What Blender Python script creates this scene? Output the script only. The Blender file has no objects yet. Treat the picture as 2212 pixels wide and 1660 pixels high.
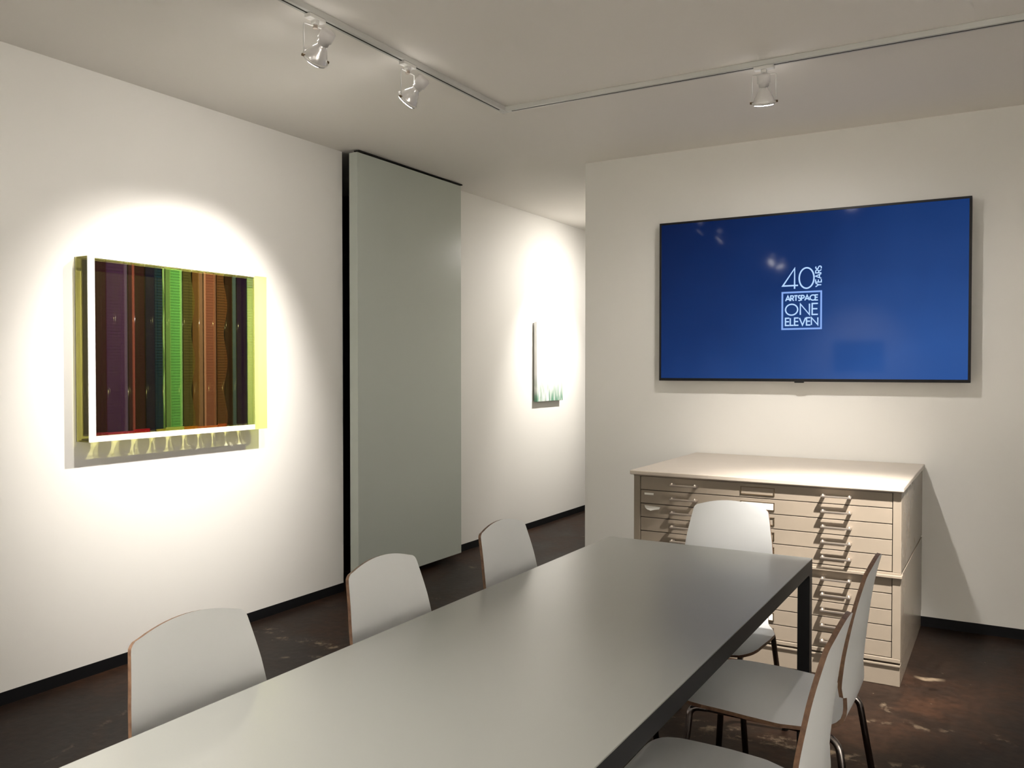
import bpy, bmesh, math, random
from mathutils import Vector, Matrix
random.seed(7)
C = bpy.context.scene
COL = C.collection
PI = math.pi

# ------------------------------------------------------------------ camera
H = 2.845                      # ceiling height
XL, YW = -3.727, 5.275         # left wall plane, television wall plane
cam_d = bpy.data.cameras.new('camera')
cam = bpy.data.objects.new('camera', cam_d); COL.objects.link(cam)
cam.location = (0, 0, 1.45)
cam.rotation_euler = (PI/2 - math.radians(1.0594), 0, math.radians(30.3086))
cam_d.sensor_width = 36.0
cam_d.lens = 1838.69*36.0/2212.0
cam_d.clip_start = 0.05
C.camera = cam

# ------------------------------------------------------------------ world, exposure
w = bpy.data.worlds.new('world'); C.world = w; w.use_nodes = True
w.node_tree.nodes['Background'].inputs[0].default_value = (0.9, 0.95, 1, 1)
w.node_tree.nodes['Background'].inputs[1].default_value = 0.0
C.view_settings.view_transform = 'Standard'
C.view_settings.look = 'None'
C.view_settings.gamma = 1.0
C.view_settings.use_curve_mapping = False
C.view_settings.exposure = 0.35
WARM = (1.0, 0.945, 0.88)
# every lamp: rail position, aim point, watts, cone (deg), softness of the edge
LAMPS = dict(
    art_near=dict(pos=(-2.35, 2.50), aim=(-3.73, 2.80, 1.40), watts=115, spill=1, cone=64, blend=1.0),
    art_far=dict(pos=(-2.35, 3.09), aim=(-3.73, 3.02, 1.42), watts=265, spill=13, cone=64, blend=1.0),
    chest=dict(pos=(-0.975, 3.935), aim=(-1.12, 4.66, 0.9), watts=72, spill=42, cone=66, blend=1.0),
    right_rail=dict(pos=(0.12, 3.16), aim=(-0.80, 4.17, 0.26), watts=860, spill=2, cone=42, blend=1.0),
    rail_near=dict(pos=(-2.35, 0.50), aim=(-3.73, 2.1, 1.5), watts=18, spill=2, cone=60, blend=1.0),
    fill_rear_right=dict(pos=(0.12, -1.40), aim=(0.9, -3.2, 1.3), watts=300, spill=20, cone=75, blend=1.0),  # added out of view; its bounce off the rear wall lifts the room
    fill_right_near=dict(pos=(0.12, 0.60), aim=(2.4, -0.3, 1.15), watts=1150, spill=20, cone=75, blend=1.0),  # unseen added fill, brightens the room by bounce off the right wall
    fill_right_rear=dict(pos=(0.12, -0.40), aim=(2.4, -0.9, 1.2), watts=750, spill=5, cone=75, blend=1.0),  # second unseen fill sharing the right-wall bounce
    fill_table_end=dict(pos=(-2.35, 0.10), aim=(-1.42, 0.66, 0.74), watts=380, spill=4, cone=62, blend=1.0),  # added lamp that brightens the near end of the table
    rear=dict(pos=(-1.90, -1.85), aim=(-1.95, -3.2, 1.5), watts=330, spill=20, cone=70, blend=1.0),
    corridor=dict(pos=(-2.70, 7.15), aim=(-3.727, 7.05, 1.40), watts=165, spill=70, cone=66, blend=1.0),
)

# ------------------------------------------------------------------ materials
def lin(c):
    return tuple(((v/255)/12.92 if v/255 <= 0.04045 else ((v/255+0.055)/1.055)**2.4) for v in c)
def new_mat(name):
    m = bpy.data.materials.new(name); m.use_nodes = True
    nt = m.node_tree
    return m, nt, nt.nodes['Principled BSDF']
def plain(name, col, rough=0.5, metal=0.0, spec=0.5, noise=0.0, nscale=20.0, bump=0.0, bscale=200.0, coat=0.0):
    m, nt, b = new_mat(name)
    b.inputs['Base Color'].default_value = (*col, 1)
    b.inputs['Roughness'].default_value = rough
    b.inputs['Metallic'].default_value = metal
    b.inputs['Specular IOR Level'].default_value = spec
    b.inputs['Coat Weight'].default_value = coat
    tc = nt.nodes.new('ShaderNodeTexCoord')
    if noise > 0:
        n = nt.nodes.new('ShaderNodeTexNoise'); n.inputs['Scale'].default_value = nscale; n.inputs['Detail'].default_value = 5
        r = nt.nodes.new('ShaderNodeMapRange')
        r.inputs['To Min'].default_value = 1-noise; r.inputs['To Max'].default_value = 1+noise
        mx = nt.nodes.new('ShaderNodeMix'); mx.data_type = 'RGBA'; mx.blend_type = 'MULTIPLY'; mx.inputs[0].default_value = 1
        mx.inputs[6].default_value = (*col, 1)
        nt.links.new(tc.outputs['Object'], n.inputs['Vector']); nt.links.new(n.outputs[0], r.inputs[0])
        nt.links.new(r.outputs[0], mx.inputs[7]); nt.links.new(mx.outputs[2], b.inputs['Base Color'])
    if bump > 0:
        n2 = nt.nodes.new('ShaderNodeTexNoise'); n2.inputs['Scale'].default_value = bscale; n2.inputs['Detail'].default_value = 3
        bp = nt.nodes.new('ShaderNodeBump'); bp.inputs['Strength'].default_value = bump; bp.inputs['Distance'].default_value = 0.002
        nt.links.new(tc.outputs['Object'], n2.inputs['Vector']); nt.links.new(n2.outputs[0], bp.inputs['Height'])
        nt.links.new(bp.outputs[0], b.inputs['Normal'])
    return m
def emitter(name, col, strength):
    m = bpy.data.materials.new(name); m.use_nodes = True; nt = m.node_tree; nt.nodes.clear()
    e = nt.nodes.new('ShaderNodeEmission'); o = nt.nodes.new('ShaderNodeOutputMaterial')
    e.inputs[0].default_value = (*col, 1); e.inputs[1].default_value = strength
    nt.links.new(e.outputs[0], o.inputs[0]); return m
def tinted(name, tcol, dcol, fac, rough=0.15, rib=0.0):
    """coloured acrylic: lets tinted light straight through and reflects some of it"""
    m, nt, b = new_mat(name)
    b.inputs['Base Color'].default_value = (*dcol, 1); b.inputs['Roughness'].default_value = rough
    b.inputs['Specular IOR Level'].default_value = 0.25
    t = nt.nodes.new('ShaderNodeBsdfTransparent'); t.inputs[0].default_value = (*tcol, 1)
    mx = nt.nodes.new('ShaderNodeMixShader'); mx.inputs[0].default_value = fac
    nt.links.new(t.outputs[0], mx.inputs[1]); nt.links.new(b.outputs[0], mx.inputs[2])
    nt.links.new(mx.outputs[0], nt.nodes['Material Output'].inputs[0])
    if rib > 0:     # fine horizontal ribs moulded in the strip
        tc = nt.nodes.new('ShaderNodeTexCoord'); wv = nt.nodes.new('ShaderNodeTexWave')
        wv.bands_direction = 'Z'; wv.inputs['Scale'].default_value = 22; wv.inputs['Distortion'].default_value = 0.6
        r = nt.nodes.new('ShaderNodeMapRange'); r.inputs['To Min'].default_value = 1-rib; r.inputs['To Max'].default_value = 1+rib
        m2 = nt.nodes.new('ShaderNodeMix'); m2.data_type = 'RGBA'; m2.blend_type = 'MULTIPLY'; m2.inputs[0].default_value = 1
        m2.inputs[6].default_value = (*dcol, 1)
        nt.links.new(tc.outputs['Object'], wv.inputs['Vector']); nt.links.new(wv.outputs[1], r.inputs[0])
        nt.links.new(r.outputs[0], m2.inputs[7]); nt.links.new(m2.outputs[2], b.inputs['Base Color'])
    return m

M = {}
M['wall'] = plain('wall_paint', (0.80, 0.785, 0.745), 0.55, spec=0.3, bump=0.08, bscale=160)
M['ceiling'] = plain('ceiling_paint', (0.90, 0.87, 0.82), 0.8, spec=0.2, bump=0.10, bscale=90)
M['door'] = plain('door_paint', (0.48, 0.515, 0.465), 0.28, spec=0.45, bump=0.04, bscale=60)
M['black'] = plain('black_rubber', (0.006, 0.006, 0.007), 0.6, spec=0.2)
M['slot'] = plain('slot_black', (0.02, 0.018, 0.015), 0.6, spec=0.2)
M['white_metal'] = plain('white_powder_coat', (0.72, 0.71, 0.68), 0.35)
M['rail'] = plain('track_paint', (0.60, 0.60, 0.57), 0.4)
M['socket'] = plain('white_ceramic', (0.75, 0.73, 0.72), 0.3)
M['bulb'] = plain('silvered_glass', (0.80, 0.79, 0.78), 0.14, metal=0.35)
M['lens'] = emitter('lit_lens', (1.0, 0.95, 0.88), 40.0)
M['table_top'] = plain('grey_laminate', (0.275, 0.28, 0.257), 0.28, spec=1.0, bump=0.03, bscale=700)
M['table_black'] = plain('black_powder_coat', (0.010, 0.010, 0.011), 0.45, spec=0.35)
M['laminate'] = plain('light_grey_laminate', (0.73, 0.745, 0.75), 0.42, spec=0.4, bump=0.02, bscale=600)
M['tube'] = plain('dark_chrome', (0.30, 0.27, 0.26), 0.16, metal=1.0)
M['foot'] = plain('black_plastic', (0.012, 0.012, 0.012), 0.5)
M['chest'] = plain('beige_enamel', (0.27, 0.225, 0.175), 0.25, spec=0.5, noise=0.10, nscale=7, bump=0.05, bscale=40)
M['chest_top'] = plain('worn_lit_beige_top', (0.50, 0.44, 0.37), 0.35, spec=0.5, noise=0.08, nscale=6)  # chest beige made lighter for the lamplight falling on the top
M['handle'] = plain('worn_steel', (0.55, 0.48, 0.42), 0.28, metal=0.85)
M['card'] = plain('white_card', (0.80, 0.78, 0.72), 0.7)
M['brass'] = plain('brown_brass', (0.16, 0.11, 0.06), 0.4, metal=0.7)
M['bezel'] = plain('black_bezel', (0.006, 0.006, 0.007), 0.45, spec=0.3)
M['canvas_side'] = plain('canvas_side', (0.55, 0.52, 0.45), 0.8)
M['picture'] = plain('dull_blue_picture', (0.06, 0.075, 0.10), 0.5, noise=0.3, nscale=6)

def ply_mat():
    m, nt, b = new_mat('plywood_edge')
    b.inputs['Roughness'].default_value = 0.5
    tc = nt.nodes.new('ShaderNodeTexCoord'); n = nt.nodes.new('ShaderNodeTexNoise')
    n.inputs['Scale'].default_value = 60; n.inputs['Detail'].default_value = 6
    cr = nt.nodes.new('ShaderNodeValToRGB')
    cr.color_ramp.elements[0].position = 0.3; cr.color_ramp.elements[0].color = (0.085, 0.042, 0.024, 1)
    cr.color_ramp.elements[1].position = 0.75; cr.color_ramp.elements[1].color = (0.20, 0.112, 0.062, 1)
    nt.links.new(tc.outputs['Object'], n.inputs['Vector']); nt.links.new(n.outputs[0], cr.inputs[0])
    nt.links.new(cr.outputs[0], b.inputs['Base Color']); return m
M['ply'] = ply_mat()

def floor_mat():
    m, nt, b = new_mat('stained_concrete')
    N = nt.nodes.new; L = nt.links.new
    tc = N('ShaderNodeTexCoord')
    n1 = N('ShaderNodeTexNoise'); n1.inputs['Scale'].default_value = 1.7; n1.inputs['Detail'].default_value = 8; n1.inputs['Roughness'].default_value = 0.62
    n1.inputs['Distortion'].default_value = 0.6
    cr = N('ShaderNodeValToRGB'); e = cr.color_ramp.elements
    e[0].position = 0.28; e[0].color = (0.009, 0.0052, 0.0038, 1)
    e[1].position = 0.72; e[1].color = (0.044, 0.020, 0.0105, 1)
    x = e.new(0.5); x.color = (0.0195, 0.011, 0.0072, 1)
    L(tc.outputs['Object'], n1.inputs['Vector']); L(n1.outputs[0], cr.inputs[0])
    # fine mottling
    n2 = N('ShaderNodeTexNoise'); n2.inputs['Scale'].default_value = 26; n2.inputs['Detail'].default_value = 6
    r2 = N('ShaderNodeMapRange'); r2.inputs['From Min'].default_value = 0.3; r2.inputs['From Max'].default_value = 0.7
    r2.inputs['To Min'].default_value = 0.7; r2.inputs['To Max'].default_value = 1.35
    L(tc.outputs['Object'], n2.inputs['Vector']); L(n2.outputs[0], r2.inputs[0])
    mx = N('ShaderNodeMix'); mx.data_type = 'RGBA'; mx.blend_type = 'MULTIPLY'; mx.inputs[0].default_value = 1
    L(cr.outputs[0], mx.inputs[6]); L(r2.outputs[0], mx.inputs[7])
    # pale scraped patches along wandering cracks
    nd = N('ShaderNodeTexNoise'); nd.inputs['Scale'].default_value = 2.2; nd.inputs['Detail'].default_value = 5
    vm = N('ShaderNodeVectorMath'); vm.operation = 'MULTIPLY_ADD'; vm.inputs[1].default_value = (0.5, 0.5, 0.5)
    L(tc.outputs['Object'], nd.inputs['Vector']); L(nd.outputs['Color'], vm.inputs[0]); L(tc.outputs['Object'], vm.inputs[2])
    vo = N('ShaderNodeTexVoronoi'); vo.feature = 'DISTANCE_TO_EDGE'; vo.inputs['Scale'].default_value = 0.75
    L(vm.outputs[0], vo.inputs['Vector'])
    rr = N('ShaderNodeMapRange'); rr.inputs['From Min'].default_value = 0.0; rr.inputs['From Max'].default_value = 0.022
    rr.inputs['To Min'].default_value = 1; rr.inputs['To Max'].default_value = 0
    L(vo.outputs['Distance'], rr.inputs[0])
    n3 = N('ShaderNodeTexNoise'); n3.inputs['Scale'].default_value = 7; n3.inputs['Detail'].default_value = 6; n3.inputs['Roughness'].default_value = 0.7
    r3 = N('ShaderNodeMapRange'); r3.inputs['From Min'].default_value = 0.56; r3.inputs['From Max'].default_value = 0.68
    L(tc.outputs['Object'], n3.inputs['Vector']); L(n3.outputs[0], r3.inputs[0])
    mu = N('ShaderNodeMath'); mu.operation = 'MULTIPLY'; L(rr.outputs[0], mu.inputs[0]); L(r3.outputs[0], mu.inputs[1])
    # small specks
    vs = N('ShaderNodeTexVoronoi'); vs.inputs['Scale'].default_value = 9
    rs = N('ShaderNodeMapRange'); rs.inputs['From Min'].default_value = 0.03; rs.inputs['From Max'].default_value = 0.06
    rs.inputs['To Min'].default_value = 0.5; rs.inputs['To Max'].default_value = 0
    L(vm.outputs[0], vs.inputs['Vector']); L(vs.outputs['Distance'], rs.inputs[0])
    mm = N('ShaderNodeMath'); mm.operation = 'MAXIMUM'; L(mu.outputs[0], mm.inputs[0]); L(rs.outputs[0], mm.inputs[1])
    # a saw-cut joint across the room, its lips chipped pale, and a chipped patch beside the plan chest
    sep = N('ShaderNodeSeparateXYZ'); L(tc.outputs['Object'], sep.inputs[0])
    wob = N('ShaderNodeTexNoise'); wob.inputs['Scale'].default_value = 3.5; wob.inputs['Detail'].default_value = 4
    L(tc.outputs['Object'], wob.inputs['Vector'])
    wy = N('ShaderNodeMath'); wy.operation = 'MULTIPLY_ADD'; wy.inputs[1].default_value = 0.22; L(wob.outputs[0], wy.inputs[0]); L(sep.outputs['Y'], wy.inputs[2])
    def band(src, centre, half):
        a = N('ShaderNodeMath'); a.operation = 'SUBTRACT'; a.inputs[1].default_value = centre; L(src, a.inputs[0])
        q = N('ShaderNodeMath'); q.operation = 'ABSOLUTE'; L(a.outputs[0], q.inputs[0])
        r = N('ShaderNodeMapRange'); r.inputs['From Min'].default_value = half; r.inputs['From Max'].default_value = half*0.35
        L(q.outputs[0], r.inputs[0]); return r.outputs[0]
    n5 = N('ShaderNodeTexNoise'); n5.inputs['Scale'].default_value = 10; n5.inputs['Detail'].default_value = 7; n5.inputs['Roughness'].default_value = 0.7
    r5 = N('ShaderNodeMapRange'); r5.inputs['From Min'].default_value = 0.50; r5.inputs['From Max'].default_value = 0.60
    L(tc.outputs['Object'], n5.inputs['Vector']); L(n5.outputs[0], r5.inputs[0])
    j1 = N('ShaderNodeMath'); j1.operation = 'MULTIPLY'; L(band(wy.outputs[0], 3.46, 0.055), j1.inputs[0]); L(r5.outputs[0], j1.inputs[1])
    j2 = N('ShaderNodeMath'); j2.operation = 'MULTIPLY'; L(band(wy.outputs[0], 4.49, 0.020), j2.inputs[0]); L(band(sep.outputs['X'], -0.31, 0.07), j2.inputs[1])
    j3 = N('ShaderNodeMath'); j3.operation = 'MAXIMUM'; L(j1.outputs[0], j3.inputs[0]); L(j2.outputs[0], j3.inputs[1])
    m0 = N('ShaderNodeMath'); m0.operation = 'MAXIMUM'; L(j3.outputs[0], m0.inputs[0]); L(mm.outputs[0], m0.inputs[1]); mm = m0
    m2 = N('ShaderNodeMix'); m2.data_type = 'RGBA'; L(mm.outputs[0], m2.inputs[0]); L(mx.outputs[2], m2.inputs[6])
    m2.inputs[7].default_value = (0.20, 0.15, 0.10, 1)
    L(m2.outputs[2], b.inputs['Base Color'])
    r4 = N('ShaderNodeMapRange'); r4.inputs['To Min'].default_value = 0.30; r4.inputs['To Max'].default_value = 0.62
    L(n1.outputs[0], r4.inputs[0]); L(r4.outputs[0], b.inputs['Roughness'])
    b.inputs['Specular IOR Level'].default_value = 0.15
    bp = N('ShaderNodeBump'); bp.inputs['Strength'].default_value = 0.25; bp.inputs['Distance'].default_value = 0.004
    L(n2.outputs[0], bp.inputs['Height']); L(bp.outputs[0], b.inputs['Normal'])
    return m
M['floor'] = floor_mat()

# ------------------------------------------------------------------ mesh helpers
def add_box(bm, x0, x1, y0, y1, z0, z1, bevel=0.0):
    t = bmesh.new()
    vs = [t.verts.new((x, y, z)) for x in (x0, x1) for y in (y0, y1) for z in (z0, z1)]
    for f in ((0, 1, 3, 2), (4, 6, 7, 5), (0, 4, 5, 1), (2, 3, 7, 6), (0, 2, 6, 4), (1, 5, 7, 3)):
        t.faces.new([vs[i] for i in f])
    if bevel > 0:
        bmesh.ops.bevel(t, geom=list(t.edges), offset=bevel, segments=2, profile=0.5, affect='EDGES')
    merge(bm, t)
def merge(bm, t, mat=None):
    if mat is not None: t.transform(mat)
    me = bpy.data.meshes.new('tmp'); t.to_mesh(me); t.free(); bm.from_mesh(me); bpy.data.meshes.remove(me)
def add_tube(bm, pts, r, n=10, cap=True):
    pts = [Vector(p) for p in pts]
    rings = []
    d0 = (pts[1]-pts[0]).normalized()
    up = Vector((0, 0, 1)) if abs(d0.z) < 0.9 else Vector((1, 0, 0))
    u = d0.cross(up).normalized()
    for i, p in enumerate(pts):
        if i == 0: d = pts[1]-pts[0]
        elif i == len(pts)-1: d = pts[-1]-pts[-2]
        else: d = (pts[i+1]-pts[i]).normalized()+(pts[i]-pts[i-1]).normalized()
        d.normalize()
        u = (u-d*u.dot(d)).normalized(); v = d.cross(u)
        rr = r[i] if isinstance(r, (list, tuple)) else r
        rings.append([bm.verts.new(p+(u*math.cos(2*PI*k/n)+v*math.sin(2*PI*k/n))*rr) for k in range(n)])
    for a, b in zip(rings, rings[1:]):
        for k in range(n):
            f = bm.faces.new((a[k], a[(k+1) % n], b[(k+1) % n], b[k])); f.smooth = True
    if cap:
        bm.faces.new(list(reversed(rings[0]))); bm.faces.new(rings[-1])
def bent(pts, rad, seg=6):
    """round the corners of a polyline"""
    pts = [Vector(p) for p in pts]; out = [pts[0]]
    for a, b, c in zip(pts, pts[1:], pts[2:]):
        d1, d2 = (a-b).normalized(), (c-b).normalized()
        r = min(rad, (a-b).length*0.48, (c-b).length*0.48)
        for k in range(seg+1):
            t = k/seg
            out.append((1-t)**2*(b+d1*r)+2*t*(1-t)*b+t*t*(b+d2*r))
    out.append(pts[-1]); return out
def add_lathe(bm, prof, n=24, mat=None):
    t = bmesh.new(); rings = []
    for r, z in prof:
        rings.append([t.verts.new((r*math.cos(2*PI*k/n), r*math.sin(2*PI*k/n), z)) for k in range(n)])
    for a, b in zip(rings, rings[1:]):
        for k in range(n):
            f = t.faces.new((a[k], a[(k+1) % n], b[(k+1) % n], b[k])); f.smooth = True
    t.faces.new(list(reversed(rings[0]))); t.faces.new(rings[-1])
    merge(bm, t, mat)
def obj(name, bm, mats, parent=None, kind=None, label=None):
    me = bpy.data.meshes.new(name)
    bmesh.ops.recalc_face_normals(bm, faces=list(bm.faces))
    bm.to_mesh(me); bm.free()
    for m in (mats if isinstance(mats, (list, tuple)) else [mats]): me.materials.append(m)
    o = bpy.data.objects.new(name, me); COL.objects.link(o)
    if parent is not None: o.parent = parent
    if kind: o['kind'] = kind
    if label: o['label'] = label
    return o
def box(name, dims, mat, parent=None, bevel=0.0, kind=None, label=None):
    bm = bmesh.new(); add_box(bm, *dims, bevel=bevel); return obj(name, bm, mat, parent, kind, label)
def tube(name, pts, r, mat, parent=None, n=10, label=None):
    bm = bmesh.new(); add_tube(bm, pts, r, n); return obj(name, bm, mat, parent, label=label)
def tag(o, label, cat, group=None):
    o['label'] = label; o['category'] = cat
    if group: o['group'] = group
    return o
def thing(name, label, cat, loc=(0, 0, 0), rz=0.0, group=None):
    o = bpy.data.objects.new(name, None); COL.objects.link(o)
    o.location = loc; o.rotation_euler = (0, 0, rz); o.empty_display_size = 0.1
    return tag(o, label, cat, group)
def copy_tree(o, parent=None):
    c = o.copy(); COL.objects.link(c); c.parent = parent
    for ch in list(o.children): copy_tree(ch, c)
    return c

# ------------------------------------------------------------------ room shell
X1, Y0, YE = 2.5, -3.2, 9.6
box('floor', (XL-1.10, X1+0.15, Y0-0.15, YE+0.15, -0.12, 0.0), M['floor'], kind='structure')
box('ceiling', (XL-1.10, X1+0.15, Y0-0.15, YE+0.15, H, H+0.12), M['ceiling'], kind='structure')
OY0, OY1 = 4.205, 5.30          # full-height opening that the sliding panel covers
box('wall_left', (XL-0.15, XL, Y0, OY0, 0.0, H), M['wall'], kind='structure')
box('wall_left', (XL-0.15, XL, OY1, YE, 0.0, H), M['wall'], kind='structure')
dark = plain('closet_shade_paint', (0.10, 0.10, 0.11), 0.8)  # darkness behind the sliding panel is put into the wall colour
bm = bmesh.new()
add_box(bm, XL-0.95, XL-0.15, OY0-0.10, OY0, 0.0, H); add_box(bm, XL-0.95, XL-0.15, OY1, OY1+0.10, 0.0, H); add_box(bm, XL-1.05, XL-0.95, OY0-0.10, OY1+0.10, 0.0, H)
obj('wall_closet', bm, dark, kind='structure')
box('wall_back', (-2.504, X1, YW, YW+0.16, 0.0, H), M['wall'], kind='structure')
box('wall_corridor', (-2.504, -2.384, YW+0.16, YE, 0.0, H), M['wall'], kind='structure')
box('wall_far', (XL, -2.504, YE, YE+0.12, 0.0, H), M['wall'], kind='structure')
box('wall_right', (X1, X1+0.12, Y0, YW, 0.0, H), M['wall'], kind='structure')
box('wall_rear', (XL, X1, Y0-0.12, Y0, 0.0, H), M['wall'], kind='structure')
BH = 0.056
box('baseboard_left', (XL, XL+0.004, Y0, OY0, 0.0, BH), M['black'], kind='structure')
box('baseboard_left', (XL, XL+0.004, OY1, YE, 0.0, BH), M['black'], kind='structure')
box('baseboard_back', (-2.504, X1, YW-0.004, YW, 0.0, BH), M['black'], kind='structure')
box('baseboard_corridor', (-2.508, -2.504, YW, YE, 0.0, BH), M['black'], kind='structure')
# sliding panel hung from a ceiling channel, standing clear of the left wall
DX0, DX1, DY0, DY1 = -3.655, -3.588, 4.19, 5.375
d = bpy.data.objects.new('door_1', None); COL.objects.link(d); d['kind'] = 'structure'
d['label'] = 'tall pale grey sliding panel hung in front of the left wall'
d.location = ((DX0+DX1)/2, (DY0+DY1)/2, 0.047)
def rel(p, o): return tuple(a-b for a, b in zip(p, o.location))
def bx_rel(name, x0, x1, y0, y1, z0, z1, mat, par, bevel=0.0, label=None):
    l = par.location
    return box(name, (x0-l.x, x1-l.x, y0-l.y, y1-l.y, z0-l.z, z1-l.z), mat, par, bevel, label=label)
bx_rel('panel', DX0, DX1, DY0, DY1, 0.047, H-0.020, M['door'], d, 0.002)
bx_rel('hanger', -3.640, -3.605, DY0+0.10, DY0+0.22, H-0.020, H-0.006, M['slot'], d)
bx_rel('hanger', -3.640, -3.605, DY1-0.22, DY1-0.10, H-0.020, H-0.006, M['slot'], d)
box('trim_1', (-3.640, -3.598, 4.22, 5.41, H-0.008, H), M['slot'], kind='structure')

# ------------------------------------------------------------------ wall sculpture in clear acrylic
SX0, SX1 = XL, XL+0.10
SY0, SY1, SZ0, SZ1 = 2.378, 3.458, 1.110, 1.964
art = thing('acrylic_wall_sculpture', 'clear acrylic box of dark coloured strips glowing under spotlights on left wall', 'artwork', (SX0, (SY0+SY1)/2, SZ0))
KA = 0.165
yel_clear = tinted('yellow_clear_acrylic', (0.99, 0.99, 0.80), (0.75, 0.76, 0.50), 0.06, 0.1)
yel_side = tinted('yellow_edge_acrylic', (0.92, 0.90, 0.62), (0.10, 0.085, 0.038), 0.30, 0.1)
frost = plain('polished_white_acrylic', (0.85, 0.84, 0.80), 0.25)
bx_rel('back_panel', SX0+0.002, SX0+0.008, SY0+0.036, SY1-0.06, SZ0+0.03, SZ1-0.008, plain('black_acrylic', (0.004, 0.003, 0.004), 0.3), art)
bx_rel('side_panel', SX0+0.001, SX1-0.006, SY0, SY0+0.005, SZ0, SZ1, yel_side, art)
bx_rel('side_panel', SX0+0.001, SX1-0.006, SY1-0.005, SY1, SZ0, SZ1, yel_clear, art)
bx_rel('top_panel', SX0+0.001, SX1-0.006, SY0+0.006, SY1-0.006, SZ1-0.005, SZ1, tinted('smoke_top', (0.75, 0.75, 0.55), (0.02, 0.018, 0.01), 0.4, 0.2), art)
bx_rel('bottom_panel', SX0+0.001, SX1-0.006, SY0+0.006, SY1-0.006, SZ0, SZ0+0.005, yel_clear, art)
bx_rel('front_border', SX1-0.005, SX1, SY0, SY0+0.034, SZ0, SZ1, frost, art, label='white polished left border')
bx_rel('front_border', SX1-0.005, SX1, SY0+0.034, SY1-0.09, SZ0, SZ0+0.027, frost, art, label='white polished bottom border')
bx_rel('front_border', SX1-0.006, SX1, SY0+0.034, SY1-0.09, SZ1-0.007, SZ1, frost, art, label='white polished top edge')
bx_rel('front_border', SX1-0.005, SX1, SY1-0.09, SY1, SZ0, SZ1, tinted('lime_edge', (0.95, 1.0, 0.60), (0.72, 0.78, 0.34), 0.45, 0.15), art, label='lime yellow right border')
bx_rel('back_border', SX0, SX0+0.006, SY0, SY0+0.012, SZ0, SZ1, frost, art)
STR = [  # y0, y1, colour as seen, ribbed, wave of the right edge
    (2.412, 2.475, (58, 26, 36), 0, 0), (2.475, 2.572, (76, 44, 78), 0.18, 0), (2.572, 2.589, (104, 84, 108), 0, 0),
    (2.589, 2.612, (62, 34, 40), 0, 0), (2.612, 2.625, (150, 78, 68), 0, 0), (2.625, 2.683, (50, 22, 26), 0.25, 0),
    (2.683, 2.736, (24, 20, 40), 0, 0), (2.736, 2.786, (24, 46, 54), 0.4, 0.010), (2.786, 2.797, (150, 190, 110), 0, 0),
    (2.797, 2.826, (104, 140, 70), 0, 0), (2.826, 2.888, (98, 168, 78), 0.25, 0), (2.888, 2.901, (140, 190, 110), 0, 0),
    (2.901, 2.962, (78, 74, 34), 0.25, 0.012), (2.962, 3.003, (104, 72, 34), 0, 0), (3.003, 3.030, (150, 112, 86), 0, 0),
    (3.030, 3.042, (178, 130, 96), 0, 0), (3.042, 3.100, (134, 80, 56), 0.15, 0), (3.100, 3.115, (150, 100, 78), 0, 0),
    (3.115, 3.172, (96, 62, 32), 0.3, 0.012), (3.172, 3.224, (52, 32, 18), 0, 0), (3.224, 3.250, (78, 96, 88), 0, 0),
    (3.250, 3.323, (36, 18, 44), 0, 0), (3.323, 3.368, (58, 118, 92), 0.6, 0)]
GLOW_BASES = [(2.412, 2.475, (170, 40, 60)), (2.475, 2.612, (205, 60, 80)), (2.612, 2.700, (200, 30, 40)), (2.736, 2.790, (200, 180, 60)),
         (2.790, 2.901, (200, 205, 90)), (2.901, 2.985, (215, 130, 30)), (2.985, 3.115, (225, 120, 60)), (3.115, 3.172, (200, 90, 30))]
def add_wavy(bm, x0, x1, y0, y1, z0, z1, amp, n=36):
    fr, bk = [], []
    for i in range(n+1):
        z = z0+(z1-z0)*i/n
        yy = y1+amp*math.sin(z*2*PI/0.30)
        fr.append((bm.verts.new((x1, y0, z)), bm.verts.new((x1, yy, z))))
        bk.append((bm.verts.new((x0, y0, z)), bm.verts.new((x0, yy, z))))
    for i in range(n):
        bm.faces.new((fr[i][0], fr[i][1], fr[i+1][1], fr[i+1][0])); bm.faces.new((bk[i][1], bk[i][0], bk[i+1][0], bk[i+1][1]))
        bm.faces.new((fr[i][1], bk[i][1], bk[i+1][1], fr[i+1][1])); bm.faces.new((bk[i][0], fr[i][0], fr[i+1][0], bk[i+1][0]))
    bm.faces.new((fr[0][0], bk[0][0], bk[0][1], fr[0][1])); bm.faces.new((fr[n][0], fr[n][1], bk[n][1], bk[n][0]))
l = art.location
for i, (a, b, c, rib, amp) in enumerate(STR):
    dx = 0.004*(i % 3)
    m = tinted('acrylic_strip', (0.96, 0.96, 0.74), tuple(v*KA/0.20 for v in lin(c)), 0.15, 0.12, rib)
    x1 = SX1-0.007-dx
    bm = bmesh.new()
    if amp: add_wavy(bm, x1-0.003-l.x, x1-l.x, a-l.y, b-l.y, SZ0+0.028-l.z, SZ1-0.007-l.z, amp)
    else: add_box(bm, x1-0.003-l.x, x1-l.x, a-l.y, b-l.y, SZ0+0.028-l.z, SZ1-0.007-l.z)
    obj('strip', bm, m, art)
for a, b, c in GLOW_BASES:  # glow of light along the bottom edge, put into coloured blocks
    bx_rel('edge_glow_block', SX1-0.0065, SX1-0.004, a, b, SZ0+0.026, SZ0+0.026+0.012+0.012*random.random(), tinted('edge_glow_tint', (0.96, 0.96, 0.74), tuple(v*KA*2.2 for v in lin(c)), 0.3, 0.2), art)
tm = tinted('smoke_tube', (0.96, 0.96, 0.86), (0.03, 0.028, 0.015), 0.05, 0.1)
cm = tinted('smoke_cap', (0.40, 0.39, 0.27), (0.03, 0.03, 0.015), 0.08, 0.2)
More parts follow.
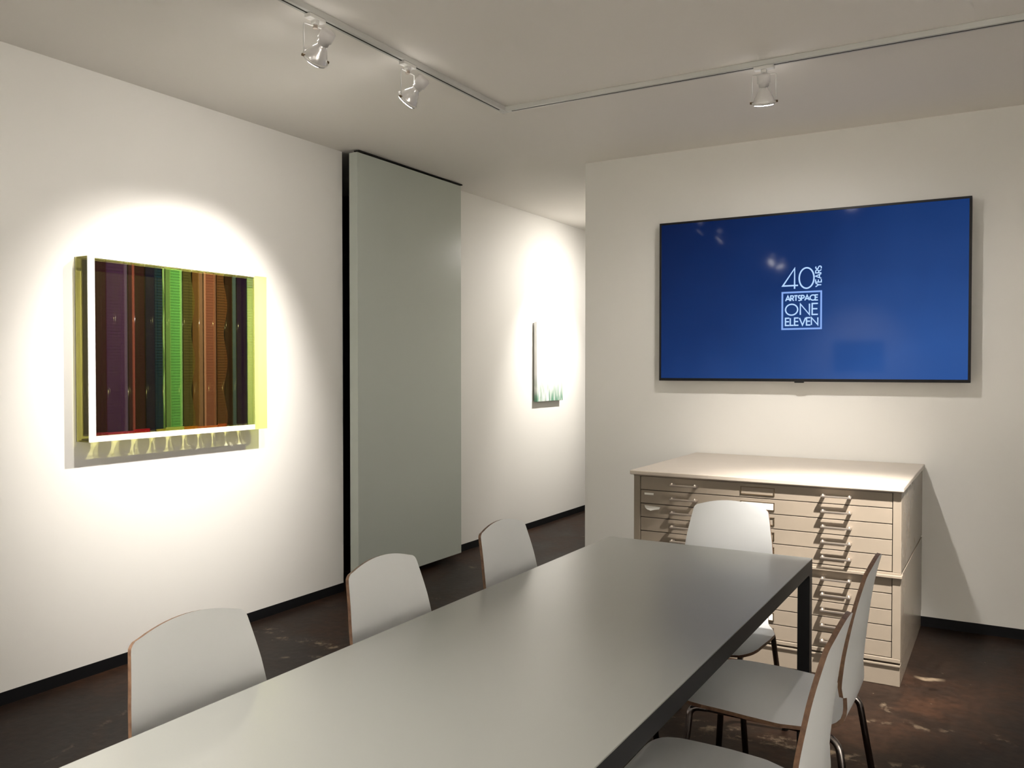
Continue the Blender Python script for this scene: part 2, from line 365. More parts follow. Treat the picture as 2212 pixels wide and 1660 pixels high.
ty = [2.425, 2.53, 2.635, 2.735, 2.83, 2.925, 3.02, 3.11, 3.20, 3.285, 3.375]
for y in ty:
    bm = bmesh.new(); add_lathe(bm, [(0.040, SZ0+0.014-l.z), (0.040, SZ1-0.01-l.z)], 20, Matrix.Translation((0.048, y-l.y, 0)))
    t_ = obj('tube', bm, tm, art)
    bm = bmesh.new(); add_lathe(bm, [(0.043, SZ0+0.007-l.z), (0.043, SZ0+0.012-l.z)], 24, Matrix.Translation((0.048, y-l.y, 0)))
    obj('tube_cap', bm, cm, t_)

# ------------------------------------------------------------------ pale painting in the corridor
pt = thing('corridor_painting', 'small pale canvas with mint green strokes hanging in corridor beyond sliding panel', 'painting', (XL, 7.01, 1.146))
def canvas_mat():
    m, nt, b = new_mat('pale_canvas_paint')
    N = nt.nodes.new; L = nt.links.new
    tc = N('ShaderNodeTexCoord'); mp = N('ShaderNodeMapping'); mp.inputs['Scale'].default_value = (1, 26, 5); mp.inputs['Rotation'].default_value = (0.35, 0, 0)
    n = N('ShaderNodeTexNoise'); n.inputs['Scale'].default_value = 1.2; n.inputs['Detail'].default_value = 4
    sp = N('ShaderNodeSeparateXYZ'); L(tc.outputs['Object'], sp.inputs[0])
    r = N('ShaderNodeMapRange'); r.inputs['From Min'].default_value = 0.02; r.inputs['From Max'].default_value = 0.26; r.inputs['To Min'].default_value = 0.95; r.inputs['To Max'].default_value = 0
    L(sp.outputs['Z'], r.inputs[0]); L(tc.outputs['Object'], mp.inputs[0]); L(mp.outputs[0], n.inputs['Vector'])
    r2 = N('ShaderNodeMapRange'); r2.inputs['From Min'].default_value = 0.35; r2.inputs['From Max'].default_value = 0.6
    L(n.outputs[0], r2.inputs[0])
    mu = N('ShaderNodeMath'); mu.operation = 'MULTIPLY'; L(r.outputs[0], mu.inputs[0]); L(r2.outputs[0], mu.inputs[1])
    mx = N('ShaderNodeMix'); mx.data_type = 'RGBA'; L(mu.outputs[0], mx.inputs[0])
    mx.inputs[6].default_value = (0.82, 0.82, 0.80, 1); mx.inputs[7].default_value = (0.09, 0.26, 0.16, 1)
    L(mx.outputs[2], b.inputs['Base Color']); b.inputs['Roughness'].default_value = 0.6
    return m
box('canvas', (0.012, 0.042, -0.26, 0.26, 0.0, 0.727), canvas_mat(), pt, 0.003)
box('stretcher', (0.001, 0.012, -0.22, 0.22, 0.03, 0.69), M['canvas_side'], pt)

# ------------------------------------------------------------------ television
TX0, TX1, TZ0, TZ1, TY = -1.942, -0.181, 1.371, 2.375, 5.195
tv = thing('television', 'large wall-mounted flat television showing a blue anniversary logo screen', 'television', ((TX0+TX1)/2, TY, TZ0))
bx_rel('casing', TX0, TX1, TY+0.004, TY+0.045, TZ0, TZ1, M['bezel'], tv, 0.004)
bx_rel('wall_bracket', -1.35, -0.75, TY+0.045, YW, 1.62, 2.12, M['table_black'], tv)
BZ = 0.013
for nm, q in (('bezel', (TX0, TX1, TZ1-BZ, TZ1)), ('bezel', (TX0, TX1, TZ0, TZ0+BZ+0.004)), ('bezel', (TX0, TX0+BZ, TZ0+BZ+0.004, TZ1-BZ)), ('bezel', (TX1-BZ, TX1, TZ0+BZ+0.004, TZ1-BZ))):
    bx_rel(nm, q[0], q[1], TY-0.002, TY+0.004, q[2], q[3], M['bezel'], tv, 0.001)
bx_rel('sensor', -1.10, -1.045, TY-0.004, TY+0.004, TZ0-0.007, TZ0+0.004, M['bezel'], tv, 0.002)
def screen_mat():
    m, nt, b = new_mat('backlit_screen')
    N = nt.nodes.new; L = nt.links.new
    b.inputs['Base Color'].default_value = (0.004, 0.005, 0.009, 1); b.inputs['Roughness'].default_value = 0.055
    b.inputs['Specular IOR Level'].default_value = 0.10
    tc = N('ShaderNodeTexCoord'); sp = N('ShaderNodeSeparateXYZ'); L(tc.outputs['Object'], sp.inputs[0])
    # the picture itself: a blue field, deeper at the upper left, with the panel's uneven backlight
    gx = N('ShaderNodeMapRange'); gx.inputs['From Min'].default_value = -0.88; gx.inputs['From Max'].default_value = 0.55
    gz = N('ShaderNodeMapRange'); gz.inputs['From Min'].default_value = 1.0; gz.inputs['From Max'].default_value = 0.0
    L(sp.outputs['X'], gx.inputs[0]); L(sp.outputs['Z'], gz.inputs[0])
    ad = N('ShaderNodeMath'); ad.operation = 'ADD'; L(gx.outputs[0], ad.inputs[0]); L(gz.outputs[0], ad.inputs[1])
    n = N('ShaderNodeTexNoise'); n.inputs['Scale'].default_value = 2.5; L(tc.outputs['Object'], n.inputs['Vector'])
    a2 = N('ShaderNodeMath'); a2.operation = 'MULTIPLY_ADD'; a2.inputs[1].default_value = 0.35; L(n.outputs[0], a2.inputs[0]); L(ad.outputs[0], a2.inputs[2])
    cr = N('ShaderNodeValToRGB'); e = cr.color_ramp.elements
    e[0].position = 0.10; e[0].color = (0.0003, 0.006, 0.042, 1)
    e[1].position = 0.95; e[1].color = (0.020, 0.075, 0.27, 1)
    x = e.new(0.5); x.color = (0.003, 0.022, 0.11, 1)
    h = N('ShaderNodeMath'); h.operation = 'MULTIPLY'; h.inputs[1].default_value = 0.47; L(a2.outputs[0], h.inputs[0])
    L(h.outputs[0], cr.inputs[0]); L(cr.outputs[0], b.inputs['Emission Color']); b.inputs['Emission Strength'].default_value = 0.86
    return m
bx_rel('screen', TX0+BZ, TX1-BZ, TY-0.0005, TY+0.003, TZ0+BZ+0.004, TZ1-BZ, screen_mat(), tv)
# the writing on the screen, drawn as strokes
def arc(cx, cy, rx, ry, a0, a1, n=22):
    return [(cx+rx*math.cos(math.radians(a0+(a1-a0)*k/n)), cy+ry*math.sin(math.radians(a0+(a1-a0)*k/n))) for k in range(n+1)]
GL = {
    'A': (0.78, [[(0, 0), (0.39, 1), (0.78, 0)], [(0.13, 0.33), (0.65, 0.33)]]),
    'R': (0.52, [[(0, 0), (0, 1), (0.24, 1)]+arc(0.24, 0.745, 0.255, 0.255, 90, -90)+[(0, 0.49)], [(0.22, 0.49), (0.52, 0)]]),
    'T': (0.56, [[(0, 1), (0.56, 1)], [(0.28, 1), (0.28, 0)]]),
    'S': (0.46, [arc(0.23, 0.745, 0.20, 0.245, 40, 270, 18)+arc(0.23, 0.255, 0.22, 0.245, 90, -140, 18)]),
    'P': (0.48, [[(0, 0), (0, 1), (0.22, 1)]+arc(0.22, 0.735, 0.26, 0.265, 90, -90)+[(0, 0.47)]]),
    'C': (0.78, [arc(0.5, 0.5, 0.5, 0.5, 48, 312, 30)]),
    'E': (0.46, [[(0.46, 1), (0, 1), (0, 0), (0.46, 0)], [(0, 0.52), (0.42, 0.52)]]),
    'O': (1.0, [arc(0.5, 0.5, 0.5, 0.5, 0, 360, 40)]),
    'N': (0.74, [[(0, 0), (0, 1), (0.74, 0), (0.74, 1)]]),
    'L': (0.40, [[(0, 1), (0, 0), (0.40, 0)]]),
    'V': (0.72, [[(0, 1), (0.36, 0), (0.72, 1)]]),
    'Y': (0.62, [[(0, 1), (0.31, 0.48), (0.62, 1)], [(0.31, 0.48), (0.31, 0)]]),
    '4': (0.80, [[(0.62, 0), (0.62, 1), (0, 0.16), (0.80, 0.16)]]),
    '0': (0.76, [arc(0.38, 0.5, 0.38, 0.5, 0, 360, 40)]),
}
def ribbon(bm, pts, wd, closed=False):
    P = [Vector((p[0], p[1])) for p in pts]; n = len(P); L, R = [], []
    for i in range(n):
        if closed: a, c = P[(i-1) % (n-1)] if i == 0 else P[i-1], P[1] if i == n-1 else P[i+1]
        else: a, c = P[max(i-1, 0)], P[min(i+1, n-1)]
        d1 = (P[i]-a); d2 = (c-P[i])
        d1 = d1.normalized() if d1.length > 1e-9 else d2.normalized()
        d2 = d2.normalized() if d2.length > 1e-9 else d1
        n1 = Vector((-d1.y, d1.x)); n2 = Vector((-d2.y, d2.x)); mn = (n1+n2)
        mn = mn.normalized() if mn.length > 1e-6 else n1
        k = wd/2/max(mn.dot(n1), 0.45)
        L.append(bm.verts.new((P[i].x+mn.x*k, 0, P[i].y+mn.y*k))); R.append(bm.verts.new((P[i].x-mn.x*k, 0, P[i].y-mn.y*k)))
    for i in range(n-1):
        bm.faces.new((L[i], L[i+1], R[i+1], R[i]))
def word(name, text, x0, x1, z0, z1, wd, mat, gap=0.12, rot=False, label=None):
    """letters fitted into a rectangle of the screen plane; rot = reading upwards"""
    bm = bmesh.new()
    tot = sum(GL[c][0] for c in text)+gap*(len(text)-1)
    W, Hh = ((z1-z0), (x1-x0)) if rot else ((x1-x0), (z1-z0))
    sx, sz, cur = W/tot, Hh, 0.0
    for c in text:
        wch, strokes = GL[c]
        for s in strokes:
            q = [((cur+p[0])*sx, p[1]*sz) for p in s]
            q = [(x1-b, z0+a) for a, b in q] if rot else [(x0+a, z0+b) for a, b in q]
            ribbon(bm, q, wd, closed=(len(q) > 30 and s[0] != s[1] and abs(q[0][0]-q[-1][0]) < 1e-6 and abs(q[0][1]-q[-1][1]) < 1e-6))
        cur += wch+gap
    l = tv.location
    bm.transform(Matrix.Translation((-l.x, TY-0.0012-l.y, -l.z)))
    return obj(name, bm, mat, tv, label=label)
inkA = emitter('screen_white', (0.46, 0.66, 1.0), 0.85)
inkB = emitter('screen_frame_blue', (0.20, 0.33, 0.68), 1.0)
word('logo_number', '40', -1.170, -0.992, 1.920, 2.040, 0.0085, inkA, 0.06, label='large numerals 40')
word('logo_word', 'YEARS', -0.983, -0.951, 1.926, 2.046, 0.0062, inkA, 0.14, True, label='small word YEARS reading upwards')
word('logo_word', 'ARTSPACE', -1.153, -0.969, 1.849, 1.879, 0.0070, inkA, 0.10, label='word ARTSPACE')
word('logo_word', 'ONE', -1.153, -0.969, 1.765, 1.829, 0.0078, inkA, 0.22, label='word ONE')
word('logo_word', 'ELEVEN', -1.153, -0.969, 1.704, 1.747, 0.0075, inkA, 0.11, label='word ELEVEN')
bm = bmesh.new()
fx0, fx1, fz0, fz1 = -1.172, -0.951, 1.683, 1.899
ribbon(bm, [(fx0, fz0), (fx1, fz0), (fx1, fz1), (fx0, fz1), (fx0, fz0)], 0.010, True)
bm.transform(Matrix.Translation((-tv.location.x, TY-0.0011-tv.location.y, -tv.location.z)))
obj('logo_frame', bm, inkB, tv, label='pale blue square outline')

# ------------------------------------------------------------------ plan chest of flat drawers
CX0, CX1, CY0, CY1 = -1.710, -0.416, 4.203, 5.266
pc = thing('plan_chest', 'wide worn beige steel plan chest of ten flat drawers below the television', 'cabinet', ((CX0+CX1)/2, CY0, 0))
SW = 0.036
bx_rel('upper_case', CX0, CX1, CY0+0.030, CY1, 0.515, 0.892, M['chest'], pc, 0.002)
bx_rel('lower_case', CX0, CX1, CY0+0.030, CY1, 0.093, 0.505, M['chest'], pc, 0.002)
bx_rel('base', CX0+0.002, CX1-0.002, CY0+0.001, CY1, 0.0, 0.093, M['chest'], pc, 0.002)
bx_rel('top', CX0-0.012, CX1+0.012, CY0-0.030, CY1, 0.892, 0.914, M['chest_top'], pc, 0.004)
for zz in ((0.521, 0.884), (0.127, 0.495)):
    bx_rel('stile', CX0, CX0+SW, CY0, CY0+0.030, zz[0]-0.001, zz[1], M['chest'], pc, 0.002)
    bx_rel('stile', CX1-SW, CX1, CY0, CY0+0.030, zz[0]-0.001, zz[1], M['chest'], pc, 0.002)
bx_rel('rail', CX0, CX1, CY0-0.002, CY0+0.03, 0.884, 0.892, M['chest'], pc)
bx_rel('rail', CX0, CX1, CY0-0.004, CY0+0.03, 0.510, 0.520, M['chest'], pc, 0.001)
bx_rel('ledge', CX0-0.006, CX1+0.006, CY0-0.018, CY0+0.03, 0.497, 0.510, M['chest'], pc, 0.002)
bx_rel('rail', CX0, CX1, CY0-0.003, CY0+0.03, 0.108, 0.126, M['chest'], pc, 0.002)
bx_rel('rail', CX0, CX1, CY0-0.007, CY0+0.03, 0.091, 0.099, M['chest'], pc, 0.001)
ZU = [0.884, 0.814, 0.745, 0.671, 0.602, 0.521]
ZU = [0.884, 0.812, 0.740, 0.668, 0.596, 0.522]
ZL = [0.495, 0.421, 0.347, 0.274, 0.201, 0.127]
def handle_bm(xa, xb, z):
    bm = bmesh.new(); y = CY0
    for x in (xa, xb):
        add_box(bm, x-0.008, x+0.008, y-0.036, y+0.001, z-0.005, z+0.005, 0.0015)
        t = bmesh.new(); bmesh.ops.create_uvsphere(t, u_segments=10, v_segments=6, radius=0.0075)
        merge(bm, t, Matrix.Translation((x, y-0.032, z+0.004)))
    add_box(bm, xa-0.008, xb+0.008, y-0.044, y-0.030, z-0.004, z+0.004, 0.0015)
    return bm
def holder_bm(xa, xb, z0, z1):
    bm = bmesh.new(); y = CY0
    add_box(bm, xa, xb, y-0.004, y, z0, z0+0.004); add_box(bm, xa, xb, y-0.004, y, z1-0.003, z1)
    add_box(bm, xa, xa+0.003, y-0.004, y, z0, z1); add_box(bm, xb-0.003, xb, y-0.004, y, z0, z1)
    return bm
def place(bm, z): bm.transform(Matrix.Translation((-pc.location.x, -pc.location.y, 0)))
k = 0
for Z in (ZU, ZL):
    for i in range(5):
        z1, z0 = Z[i]-0.0018, Z[i+1]+0.0018
        jit = random.uniform(-0.0012, 0.0012)
        dr = bx_rel('drawer', CX0+SW+0.003, CX1-SW-0.003, CY0+0.002+jit, CY0+0.030, z0, z1, M['chest'], pc, 0.0015)
        zm = (z0+z1)/2
        for xa, xb in ((-1.489, -1.368), (-0.751, -0.634)):
            bm = handle_bm(xa, xb, zm+0.002); place(bm, 0); obj('handle', bm, M['handle'], dr)
        bm = holder_bm(-1.145, -0.980, zm-0.021, zm+0.019); place(bm, 0); obj('label_holder', bm, M['brass'], dr)
        if k in (1, 8):
            bx_rel('label_card', -1.140, -0.985, CY0-0.003, CY0+0.001, zm-0.016, zm+0.016, M['card'], pc).name = 'label_card'
        if k == 1:
            bx_rel('tag', -1.650, -1.600, CY0-0.001, CY0+0.0015, 0.787, 0.797, M['card'], pc, label='small white paper tag')
        if k == 2:
            bm = bmesh.new()
            pr = [(-1.650, 0.731), (-1.562, 0.727), (-1.566, 0.716), (-1.590, 0.712), (-1.612, 0.706), (-1.632, 0.711), (-1.645, 0.720)]
            f = [bm.verts.new((x, CY0-0.012+0.012*(zq-0.706)/0.025, zq)) for x, zq in pr]; bm.faces.new(f)
            bmesh.ops.solidify(bm, geom=list(bm.faces), thickness=0.0012); place(bm, 0)
            obj('torn_label', bm, M['card'], pc, label='torn curling white paper label')
        k += 1

# ------------------------------------------------------------------ conference table
TTX0, TTX1, TTY0, TTY1, TTZ = -1.452, -0.630, 0.30, 3.302, 0.74
tb = thing('conference_table', 'long grey laminate conference table with black edge and legs', 'table', ((TTX0+TTX1)/2, (TTY0+TTY1)/2, 0))
bx_rel('tabletop', TTX0, TTX1, TTY0, TTY1, TTZ-0.0035, TTZ, M['table_top'], tb, 0.001)
bx_rel('edge_band', TTX0, TTX1, TTY0, TTY1, TTZ-0.020, TTZ-0.0035, M['table_black'], tb)
AP = 0.052
bm = bmesh.new(); l = tb.location
for q in ((TTX0, TTX0+0.03, TTY0, TTY1), (TTX1-0.03, TTX1, TTY0, TTY1), (TTX0+0.03, TTX1-0.03, TTY0, TTY0+0.03), (TTX0+0.03, TTX1-0.03, TTY1-0.03, TTY1)):
    add_box(bm, q[0]-l.x, q[1]-l.x, q[2]-l.y, q[3]-l.y, TTZ-AP, TTZ-0.020)
obj('apron', bm, M['table_black'], tb)
def leg_bm(x, y, sx, sy):
    """square leg at an outer corner, with rounded gussets along both aprons"""
    bm = bmesh.new(); s = 0.044
    add_box(bm, min(x, x+sx*s), max(x, x+sx*s), min(y, y+sy*s), max(y, y+sy*s), 0.0, TTZ-AP+0.001, 0.001)
    r = 0.024
    for ax in (0, 1):
        pr = [(0, 0), (r, 0)]+[(r-r*math.sin(t*PI/2/6), -r+r*math.cos(t*PI/2/6)) for t in range(1, 7)]
        fr, bk = [], []
        for a, b in pr:
            if ax == 0: p, q = (x+sx*(s+a), y, TTZ-AP+b), (x+sx*(s+a), y+sy*0.03, TTZ-AP+b)
            else: p, q = (x, y+sy*(s+a), TTZ-AP+b), (x+sx*0.03, y+sy*(s+a), TTZ-AP+b)
            fr.append(bm.verts.new(p)); bk.append(bm.verts.new(q))
        n = len(pr)
        bm.faces.new(fr); bm.faces.new(list(reversed(bk)))
        for i in range(n): bm.faces.new((fr[i], bk[i], bk[(i+1) % n], fr[(i+1) % n]))
    bm.transform(Matrix.Translation((-l.x, -l.y, 0))); return bm
for x, sx in ((TTX0, 1), (TTX1, -1)):
    for y, sy in ((TTY0, 1), (TTY1, -1)):
        obj('leg', leg_bm(x, y, sx, sy), M['table_black'], tb)

# ------------------------------------------------------------------ chairs: one bent plywood shell on a tube frame
PROF = [(0.000, 0.433), (0.018, 0.443), (0.05, 0.449), (0.12, 0.451), (0.22, 0.449), (0.32, 0.445), (0.385, 0.443), (0.425, 0.447),
        (0.452, 0.460), (0.468, 0.482), (0.474, 0.510), (0.477, 0.540), (0.482, 0.60), (0.490, 0.68), (0.502, 0.78), (0.516, 0.86), (0.526, 0.905)]
def catmull(P, m=14):
    P = [Vector((p[0], p[1])) for p in P]; out = []
    for i in range(len(P)-1):
        a, b, c, d = P[max(i-1, 0)], P[i], P[i+1], P[min(i+2, len(P)-1)]
        for k in range(m):
            t = k/m
            out.append(0.5*((2*b)+(c-a)*t+(2*a-5*b+4*c-d)*t*t+(3*b-a-3*c+d)*t**3))
    out.append(P[-1]); return out
DENSE = catmull(PROF); ARC = [0.0]
for a, b in zip(DENSE, DENSE[1:]): ARC.append(ARC[-1]+(b-a).length)
LT = ARC[-1]
def at(t):
    t = max(0.0, min(LT, t))
    lo, hi = 0, len(ARC)-1
    while hi-lo > 1:
        md = (lo+hi)//2
        if ARC[md] <= t: lo = md
        else: hi = md
    f = (t-ARC[lo])/max(ARC[hi]-ARC[lo], 1e-9)
    return DENSE[lo].lerp(DENSE[hi], f)
def interp(tab, t):
    for (a, va), (b, vb) in zip(tab, tab[1:]):
        if t <= b: return va+(vb-va)*max(0, (t-a))/(b-a)
    return tab[-1][1]
TN = next(ARC[i] for i, p in enumerate(DENSE) if p[1] > 0.528)      # arc length of the waist notch
WT = [(0, 0.205), (0.08, 0.224), (0.22, 0.232), (0.31, 0.230), (0.38, 0.205), (0.43, 0.176), (TN-0.03, 0.160), (TN, 0.158), (TN+0.006, 0.184), (TN+0.05, 0.188),
      (TN+0.12, 0.188), (TN+0.24, 0.174), (LT, 0.151)]
def shell_bm():
    bm = bmesh.new(); TH = 0.011; NV = 14
    ts = [LT*i/58 for i in range(59)]+[TN, TN+0.006, 0.004, 0.010, 0.018, LT-0.004, LT-0.010, LT-0.018, LT-0.028]
    ts = sorted(set(round(t, 5) for t in ts))
    rows = []
    for t in ts:
        w = interp(WT, t)
        for e, r in ((t, 0.050), (LT-t, 0.024)):
            if e < r: w = w-r+math.sqrt(max(r*r-(r-e)**2, 0))
        row = []
        for j in range(NV+1):
            v = -1+2*j/NV
            yv = v*w
            top = max(0.0, min(1.0, (t-TN)/(LT-TN)))
            tt = t-0.022*(v*v)*top*top+(0.010*v*v*(1-t/0.12) if t < 0.12 else 0)
            p = at(tt); q = at(min(tt+0.004, LT)); q0 = at(max(tt-0.004, 0))
            tg = (q-q0).normalized(); nr = Vector((-tg.y, tg.x))       # towards the sitter
            c = 0.0
            if t > TN-0.06: c = 0.024*min(1, (t-TN+0.06)/0.09)*(1-0.75*top**2)
            dish = 0.004*(1-min(1, t/0.4)) if t < 0.4 else 0
            p = p+nr*(c*(yv/0.19)**2+dish*v*v)
            row.append((Vector((p.x, yv, p.y)), nr))
        rows.append(row)
    n, m = len(rows), NV+1
    F = [[bm.verts.new(p) for p, nr in row] for row in rows]
    B = [[bm.verts.new(p-Vector((nr.x, 0, nr.y))*TH) for p, nr in row] for row in rows]
    for i in range(n-1):
        for j in range(m-1):
            f = bm.faces.new((F[i][j], F[i][j+1], F[i+1][j+1], F[i+1][j])); f.smooth = True
            f = bm.faces.new((B[i][j+1], B[i][j], B[i+1][j], B[i+1][j+1])); f.smooth = True
    rim = [(0, j) for j in range(m)]+[(i, m-1) for i in range(1, n)]+[(n-1, j) for j in range(m-2, -1, -1)]+[(i, 0) for i in range(n-2, 0, -1)]
    for a, b in zip(rim, rim[1:]+rim[:1]):
        f = bm.faces.new((F[a[0]][a[1]], B[a[0]][a[1]], B[b[0]][b[1]], F[b[0]][b[1]])); f.material_index = 1
    return bm
def make_chair():
    r = thing('chair', '', 'chair')
    sh = obj('shell', shell_bm(), [M['laminate'], M['ply']], r)
    mod = sh.modifiers.new('sharp_rim', 'EDGE_SPLIT'); mod.split_angle = math.radians(50)
    TR = 0.0105; zt = 0.4215
    for s in (-1, 1):
        yr = s*0.165
        tube('side_rail', [(0.075, yr, zt+0.001), (0.25, yr, zt), (0.395, yr, zt-0.004)], TR, M['tube'], r)
        p = bent([(0.085, yr, zt+0.001), (0.030, s*0.172, zt-0.001), (-0.004, s*0.212, 0.0)], 0.055)
        lg = tube('leg', p, TR, M['tube'], r)
        tube('foot_cap', [(-0.0035, s*0.2115, 0.0), (-0.005, s*0.2095, 0.024)], 0.0125, M['foot'], lg)
        p = bent([(0.385, yr, zt-0.004), (0.458, s*0.184, zt-0.006), (0.525, s*0.222, 0.0)], 0.060)
        lg = tube('leg', p, TR, M['tube'], r)
        tube('foot_cap', [(0.5245, s*0.2215, 0.0), (0.521, s*0.2195, 0.024)], 0.0125, M['foot'], lg)
    for x, z in ((0.14, zt-0.001), (0.36, zt-0.004)):
        tube('crossbar', [(x, -0.165, z), (x, 0.165, z)], 0.009, M['tube'], r)
    for x, z in ((0.14, zt), (0.36, zt-0.004)):
        for s in (-1, 1):
            bm = bmesh.new(); add_lathe(bm, [(0.016, z+0.004), (0.016, at(x)[1]-0.0105)], 12, Matrix.Translation((x, s*0.10, 0)))
            obj('shell_mount', bm, M['foot'], r)
    return r
proto = make_chair()
def put_chair(front, ang, label, first=[True]):
    o = proto if first[0] else copy_tree(proto)
    first[0] = False
    o.location = front; o.rotation_euler = (0, 0, ang); o['label'] = label; o['group'] = 'plywood chairs around the conference table'
    return o
# the chair's local +x runs from the front edge of the seat to the back
put_chair((-1.048, 1.265, 0), PI, 'grey plywood chair on the wall side, nearest below the acrylic artwork')
put_chair((-1.048, 1.935, 0), PI, 'grey plywood chair on the wall side, middle of its three')
put_chair((-1.048, 2.612, 0), PI, 'grey plywood chair on the wall side, farthest of its three near corridor')
put_chair((-0.985, 2.950, 0), PI/2, 'grey plywood chair at the table head before the plan chest')
put_chair((-0.860, 2.668, 0), 0.0, 'grey plywood chair on the open side, the one closer to the plan chest')
put_chair((-0.838, 1.968, 0), 0.0, 'grey plywood chair on the open side, the one farther from the plan chest')

# ------------------------------------------------------------------ ceiling tracks and spotlights
tr = thing('lighting_track', 'white ceiling lighting track turning a corner above the table', 'track', (-2.35, 3.935, H))
RW, RH = 0.036, 0.024
def rail(x0, x1, y0, y1, along):
    r = bx_rel('rail', x0, x1, y0, y1, H-RH, H, M['rail'], tr, 0.0015)
    e = 0.03
    if along == 'y': q = ((x0+x1)/2-0.004, (x0+x1)/2+0.004, y0+e, y1-e)
    else: q = (x0+e, x1-e, (y0+y1)/2-0.004, (y0+y1)/2+0.004)
    l = tr.location
    box('slot', (q[0]-l.x, q[1]-l.x, q[2]-l.y, q[3]-l.y, -RH-0.0006, -RH+0.002), M['slot'], r)
rail(-2.35-RW/2, -2.35+RW/2, -2.6, 3.935-RW/2, 'y')
rail(-2.35+RW/2, 0.12-RW/2, 3.935-RW/2, 3.935+RW/2, 'x')
rail(0.12-RW/2, 0.12+RW/2, -2.2, 3.935-RW/2, 'y')
for x in (-2.35, 0.12):
    bx_rel('corner_joint', x-RW/2-0.001, x+RW/2+0.001, 3.935-RW/2-0.001, 3.935+RW/2+0.001, H-RH-0.001, H, M['rail'], tr, 0.001)
tr2 = thing('lighting_track', 'short white ceiling track at the rear of the room', 'track', (-1.9, -1.85, H))
bx_rel('rail', -2.3, -1.5, -1.85-RW/2, -1.85+RW/2, H-RH, H, M['rail'], tr2)
tr3 = thing('lighting_track', 'white ceiling track inside the corridor', 'track', (-2.7, 7.15, H))
bx_rel('rail', -2.7-RW/2, -2.7+RW/2, 6.2, 8.4, H-RH, H, M['rail'], tr3)

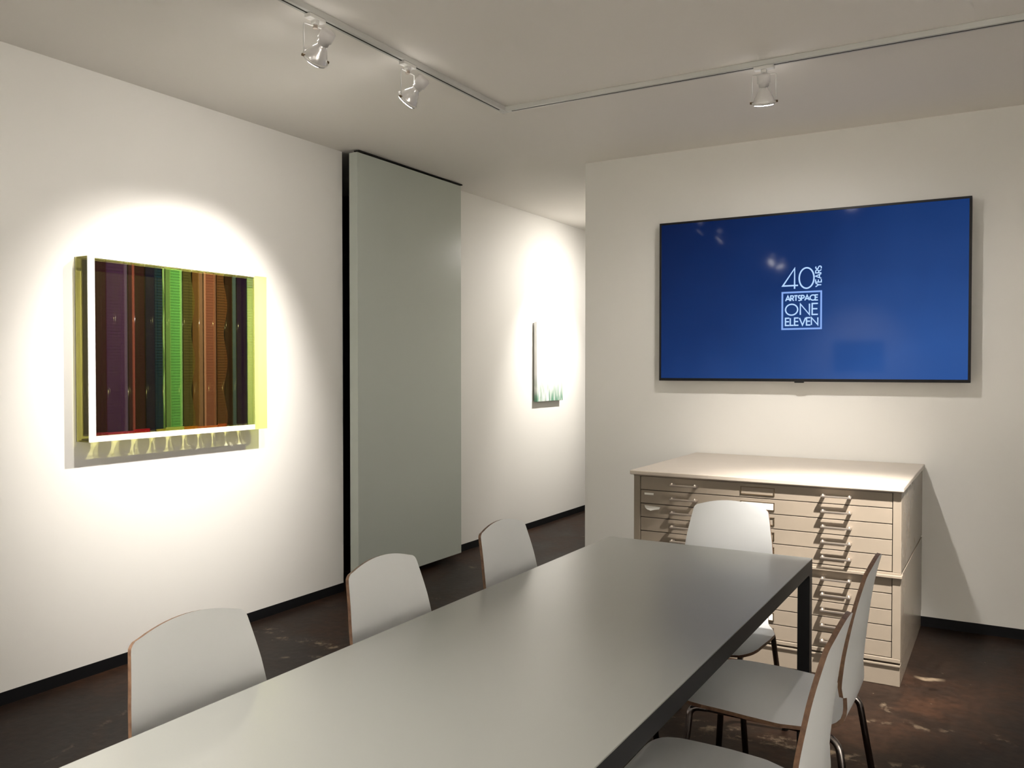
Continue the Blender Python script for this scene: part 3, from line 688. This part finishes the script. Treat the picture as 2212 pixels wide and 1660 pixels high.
def make_spot(key, along, label):
    q = LAMPS[key]; x, y = q['pos']; top = Vector((x, y, H-RH))
    lamp = thing('spotlight', label, 'lamp', tuple(top), 0, 'spotlights on the ceiling tracks')
    P = Vector((0, 0, -0.162)); aim = Vector(q['aim'])-top
    d = (aim-P).normalized()
    az = math.atan2(d.y, d.x) if math.hypot(d.x, d.y) > 0.05 else 0
    side = Vector((-math.sin(az), math.cos(az), 0))
    bm = bmesh.new()
    if along == 'y': add_box(bm, -0.016, 0.016, -0.045, 0.045, -0.016, 0.0, 0.003)
    else: add_box(bm, -0.045, 0.045, -0.016, 0.016, -0.016, 0.0, 0.003)
    add_box(bm, -0.012, 0.012, -0.012, 0.012, -0.030, -0.014, 0.002)
    obj('adapter', bm, M['white_metal'], lamp)
    # stirrup
    R = 0.053
    bm = bmesh.new()
    c = Vector((0, 0, -0.036))
    add_tube(bm, [Vector((0, 0, -0.020)), c], 0.007, 10)
    add_tube(bm, bent([P+side*R, P+side*R+Vector((0, 0, 0.125)), P-side*R+Vector((0, 0, 0.125)), P-side*R], 0.008, 4), 0.0028, 8)
    add_box(bm, -0.0, 0.0001, 0, 0.0001, -0.036, -0.0359)
    obj('stirrup', bm, M['white_metal'], lamp)
    bm = bmesh.new()
    t = bmesh.new(); bmesh.ops.create_cone(t, segments=14, radius1=0.010, radius2=0.010, depth=0.012, cap_ends=True)
    merge(bm, t, Matrix.Translation((0, 0, -0.040)))
    obj('pivot', bm, M['handle'], lamp)
    # head: local +z points backwards from the lens
    zax = -d; xax = side; yax = zax.cross(xax)
    Mh = Matrix.Translation(P) @ Matrix((xax, yax, zax)).transposed().to_4x4()
    bm = bmesh.new(); add_lathe(bm, [(0.0475, -0.010), (0.0475, -0.002), (0.047, 0.004), (0.040, 0.022), (0.028, 0.042), (0.019, 0.056), (0.0175, 0.072)], 28, Mh)
    bu = obj('bulb', bm, M['bulb'], lamp)
    bm = bmesh.new(); add_lathe(bm, [(0.041, -0.0130), (0.044, -0.0105)], 28, Mh)
    obj('lens', bm, M['lens'], bu)
    bm = bmesh.new(); add_lathe(bm, [(0.0225, 0.066), (0.0225, 0.080), (0.029, 0.083), (0.029, 0.118), (0.021, 0.123)], 24, Mh)
    obj('socket', bm, M['socket'], lamp)
    bm = bmesh.new()
    n = 28
    add_tube(bm, [Mh @ Vector((0.051*math.cos(2*PI*k/n), 0.051*math.sin(2*PI*k/n), 0.0)) for k in range(n+1)], 0.0032, 8, False)
    obj('ring', bm, M['white_metal'], lamp)
    for s in (-1, 1):
        bm = bmesh.new(); t = bmesh.new(); bmesh.ops.create_cone(t, segments=10, radius1=0.0055, radius2=0.0055, depth=0.012, cap_ends=True)
        merge(bm, t, Matrix.Translation(P+side*s*0.055) @ side.to_track_quat('Z', 'Y').to_matrix().to_4x4())
        obj('clip', bm, M['brass'], lamp)
    # the reflector throws a core beam and a weaker wide spill; a little light escapes through the glass behind it
    for nm, watts, cone, blend in (('core_beam', q['watts'], q['cone'], q['blend']), ('spill_beam', q['spill'], 150, 1.0)):
        ld = bpy.data.lights.new(nm, 'SPOT'); ld.energy = watts; ld.color = WARM
        ld.spot_size = math.radians(cone); ld.spot_blend = blend; ld.shadow_soft_size = 0.03
        lo = bpy.data.objects.new(nm, ld); COL.objects.link(lo); lo.parent = lamp; lo['lampkey'] = key
        lo.location = P+d*0.045; lo.rotation_euler = d.to_track_quat('-Z', 'Y').to_euler()
    ld = bpy.data.lights.new('leak_light', 'POINT'); ld.energy = q.get('leak', 0.12); ld.color = WARM; ld.shadow_soft_size = 0.02
    lo = bpy.data.objects.new('leak_light', ld); COL.objects.link(lo); lo.parent = lamp
    lo.location = P-d*0.045+yax*(0.062 if yax.z > 0 else -0.062)
    return lamp
make_spot('art_near', 'y', 'white track spotlight tilted at the wall, the one nearer the top edge')
make_spot('art_far', 'y', 'white track spotlight tilted at the wall, nearer the track corner')
make_spot('chest', 'x', 'white track spotlight hanging over the plan chest and television')
make_spot('right_rail', 'y', 'white track spotlight on the right hand rail aimed at the plan chest')
make_spot('rail_near', 'y', 'white track spotlight aimed along the left wall from behind the viewer')
make_spot('fill_rear_right', 'y', 'added white fill spotlight bouncing off the right half of the rear wall')
make_spot('fill_right_near', 'y', 'added white fill spotlight bouncing off the right hand wall near the viewer')
make_spot('fill_right_rear', 'y', 'added white fill spotlight bouncing off the right hand wall at the rear')
make_spot('fill_table_end', 'y', 'added white fill spotlight aimed down at the near end of the table')
make_spot('rear', 'x', 'white track spotlight lighting the picture on the rear wall')
make_spot('corridor', 'y', 'white track spotlight lighting the corridor painting')

# flush round plate in the ceiling
bm = bmesh.new(); add_lathe(bm, [(0.072, -0.004), (0.078, -0.001), (0.078, 0.0)], 40)
cp = obj('ceiling_plate', bm, M['ceiling']); cp.location = (-2.755, 2.09, H); tag(cp, 'flush round white cover plate in the ceiling above the artwork', 'cover plate')

# picture on the wall behind the viewer, seen only as a dim reflection in the screen
rp = thing('framed_picture', 'dark framed picture on the rear wall, reflected in the television', 'picture', (-1.95, Y0, 1.42))
box('picture_sheet', (-0.33, 0.33, 0.004, 0.020, 0.02, 0.42), M['picture'], rp)
bm = bmesh.new()
for q in ((-0.35, 0.35, 0.0, 0.02), (-0.35, 0.35, 0.42, 0.44), (-0.35, -0.33, 0.02, 0.42), (0.33, 0.35, 0.02, 0.42)): add_box(bm, q[0], q[1], 0.0, 0.025, q[2], q[3])
obj('frame', bm, M['table_black'], rp)
